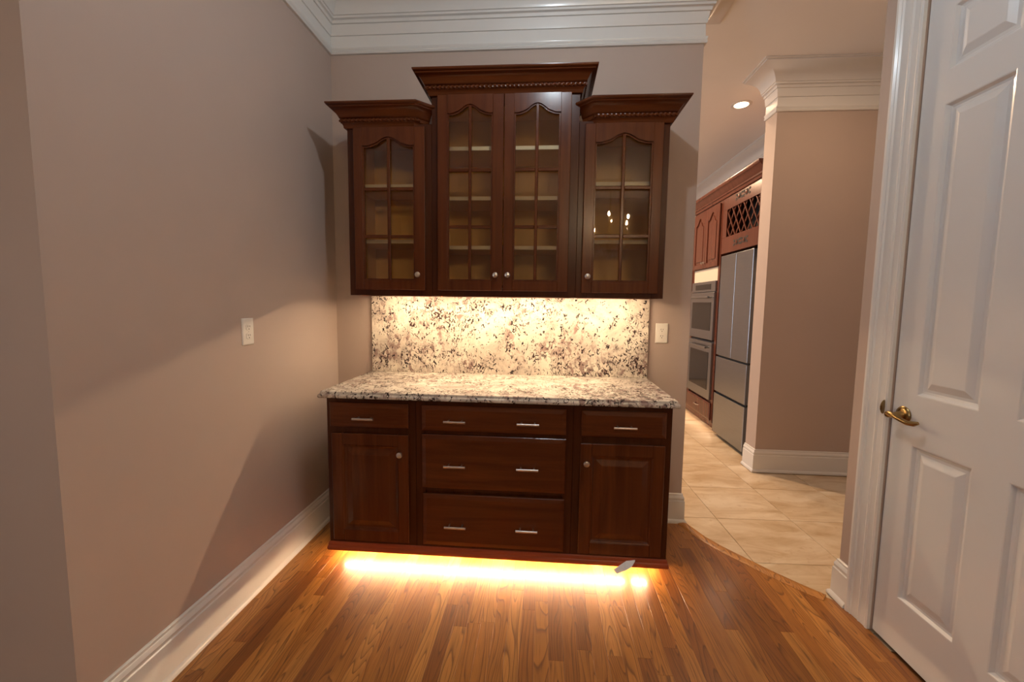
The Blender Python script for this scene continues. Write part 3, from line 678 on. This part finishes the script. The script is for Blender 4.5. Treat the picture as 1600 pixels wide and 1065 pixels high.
# recessed downlights
def can(x, y, label, wat=CAN_W):
    t = thing('recessed_light', (x, y, CEIL), label, 'downlight', 'kitchen downlights')
    MB().lathe([(.058, -.004), (.080, -.006), (.086, -.003), (.086, .0)], (x, y, CEIL), (0, 0, 1), 28).build('trim_ring', 'trim_white', t, smooth=True)
    MB().lathe([(.001, -.0075), (.052, -.0075), (.058, -.0065), (.058, -.004)], (x, y, CEIL), (0, 0, 1), 28).build('lens', 'can_lens', t)
    lamp('can_light', 'AREA', (x, y, CEIL-.011), wat, CAN_C, t, (0, 0, 0), shape='DISK', size=.10)
can(3.05, 1.47, 'glowing recessed downlight in the kitchen ceiling in front of the fridge', CAN_W*.6)
can(3.32, .02, 'recessed downlight over the tiled passage', CAN_W*.5)
can(1.9, 1.9, 'unseen added downlight deep in the kitchen, nearest the back wall', CAN_W*3.8); can(2.2, 3.6, 'unseen added downlight deep in the kitchen, by the far wall', CAN_W*3)  # both unseen, added to brighten the kitchen ceiling by bounce off the floor

# semi-flush ceiling lamp in front of the built-in
cl = thing('ceiling_lamp', (1.367, -1.30, CEIL), 'small semi-flush ceiling lamp in front of the built-in', 'lamp')
MB().lathe([(.075, 0), (.075, -.012), (.05, -.022), (.012, -.028), (.010, -.10), (.03, -.105), (.028, -.130)], (1.367, -1.30, CEIL), (0, 0, 1), 24).build('canopy', 'nickel', cl, smooth=True)
MB().loops([[(1.367 + q*math.cos(2*PI*j/28), -1.30 + q*math.sin(2*PI*j/28), CEIL + z) for j in range(28)] for q, z in ((.028, -.115), (.075, -.125), (.095, -.128), (.105, -.131), (.103, -.133), (.093, -.131), (.073, -.129), (.028, -.119))], True).build('shade', 'trim_white', cl, smooth=True)
MB().lathe([(.001, -.190), (.018, -.184), (.026, -.168), (.024, -.150), (.014, -.134), (.012, -.130)], (1.367, -1.30, CEIL), (0, 0, 1), 20).build('bulb', 'lamp_bulb', cl, smooth=True)
lamp('lamp_light', 'POINT', (1.367, -1.30, CEIL-.225), LAMP_W, LAMP_C, cl, shadow_soft_size=.028)

# chandelier and ceiling medallion of the dining room (seen mirrored in the cabinet glass)
cx, cy = 2.30, -4.75
tag(MB().lathe([(.36, 0), (.36, -.012), (.33, -.022), (.30, -.014), (.22, -.018), (.16, -.034), (.08, -.03), (.07, -.045), (.001, -.045)], (cx, cy, CEIL), (0, 0, 1), 40).build('ceiling_medallion', 'plaster', None, (cx, cy, CEIL), smooth=True), 'round plaster ceiling medallion above the chandelier', 'medallion')
ch = thing('chandelier', (cx, cy, 2.05), 'brass and crystal chandelier with candle bulbs', 'chandelier')
MB().lathe([(.012, 3.105), (.012, 2.78), (.03, 2.76), (.05, 2.70), (.02, 2.64), (.022, 2.50), (.055, 2.44), (.03, 2.38), (.03, 2.30), (.06, 2.24), (.02, 2.16), (.001, 2.12)], (cx, cy, 0), (0, 0, 1), 18).build('column', 'brass', ch, smooth=True)
dr = MB(); rnd = random.Random(3)
for k in range(8):
    a = 2*PI*k/8 + .2; ca, sa = math.cos(a), math.sin(a); Rr, zz = (.36, 2.42) if k % 2 else (.27, 2.56)
    ar = MB().tube([(cx+ca*.03, cy+sa*.03, 2.34), (cx+ca*.12, cy+sa*.12, 2.25), (cx+ca*(Rr-.1), cy+sa*(Rr-.1), 2.27), (cx+ca*Rr, cy+sa*Rr, zz-.08), (cx+ca*Rr, cy+sa*Rr, zz)], .008, 8).build('arm', 'brass', ch, smooth=True)
    MB().lathe([(.03, 0), (.034, .006), (.011, .010), (.011, .085), (.001, .086)], (cx+ca*Rr, cy+sa*Rr, zz), (0, 0, 1), 12).build('candle', 'candle_ivory', ar, smooth=True)
    MB().lathe([(.004, .086), (.014, .105), (.013, .12), (.001, .155)], (cx+ca*Rr, cy+sa*Rr, zz), (0, 0, 1), 10).build('bulb', 'bulb', ar, smooth=True)
    for j in range(11):
        q = a + rnd.uniform(-.4, .4); rr = Rr * rnd.uniform(.3, 1.02)
        dr.lathe([(.001, 0), (.017, .020), (.001, .056)], (cx+rr*math.cos(q), cy+rr*math.sin(q), rnd.uniform(2.04, 2.32)), (0, 0, 1), 6)
o = dr.build('crystal_drops', 'crystal', ch); o['kind'] = 'stuff'
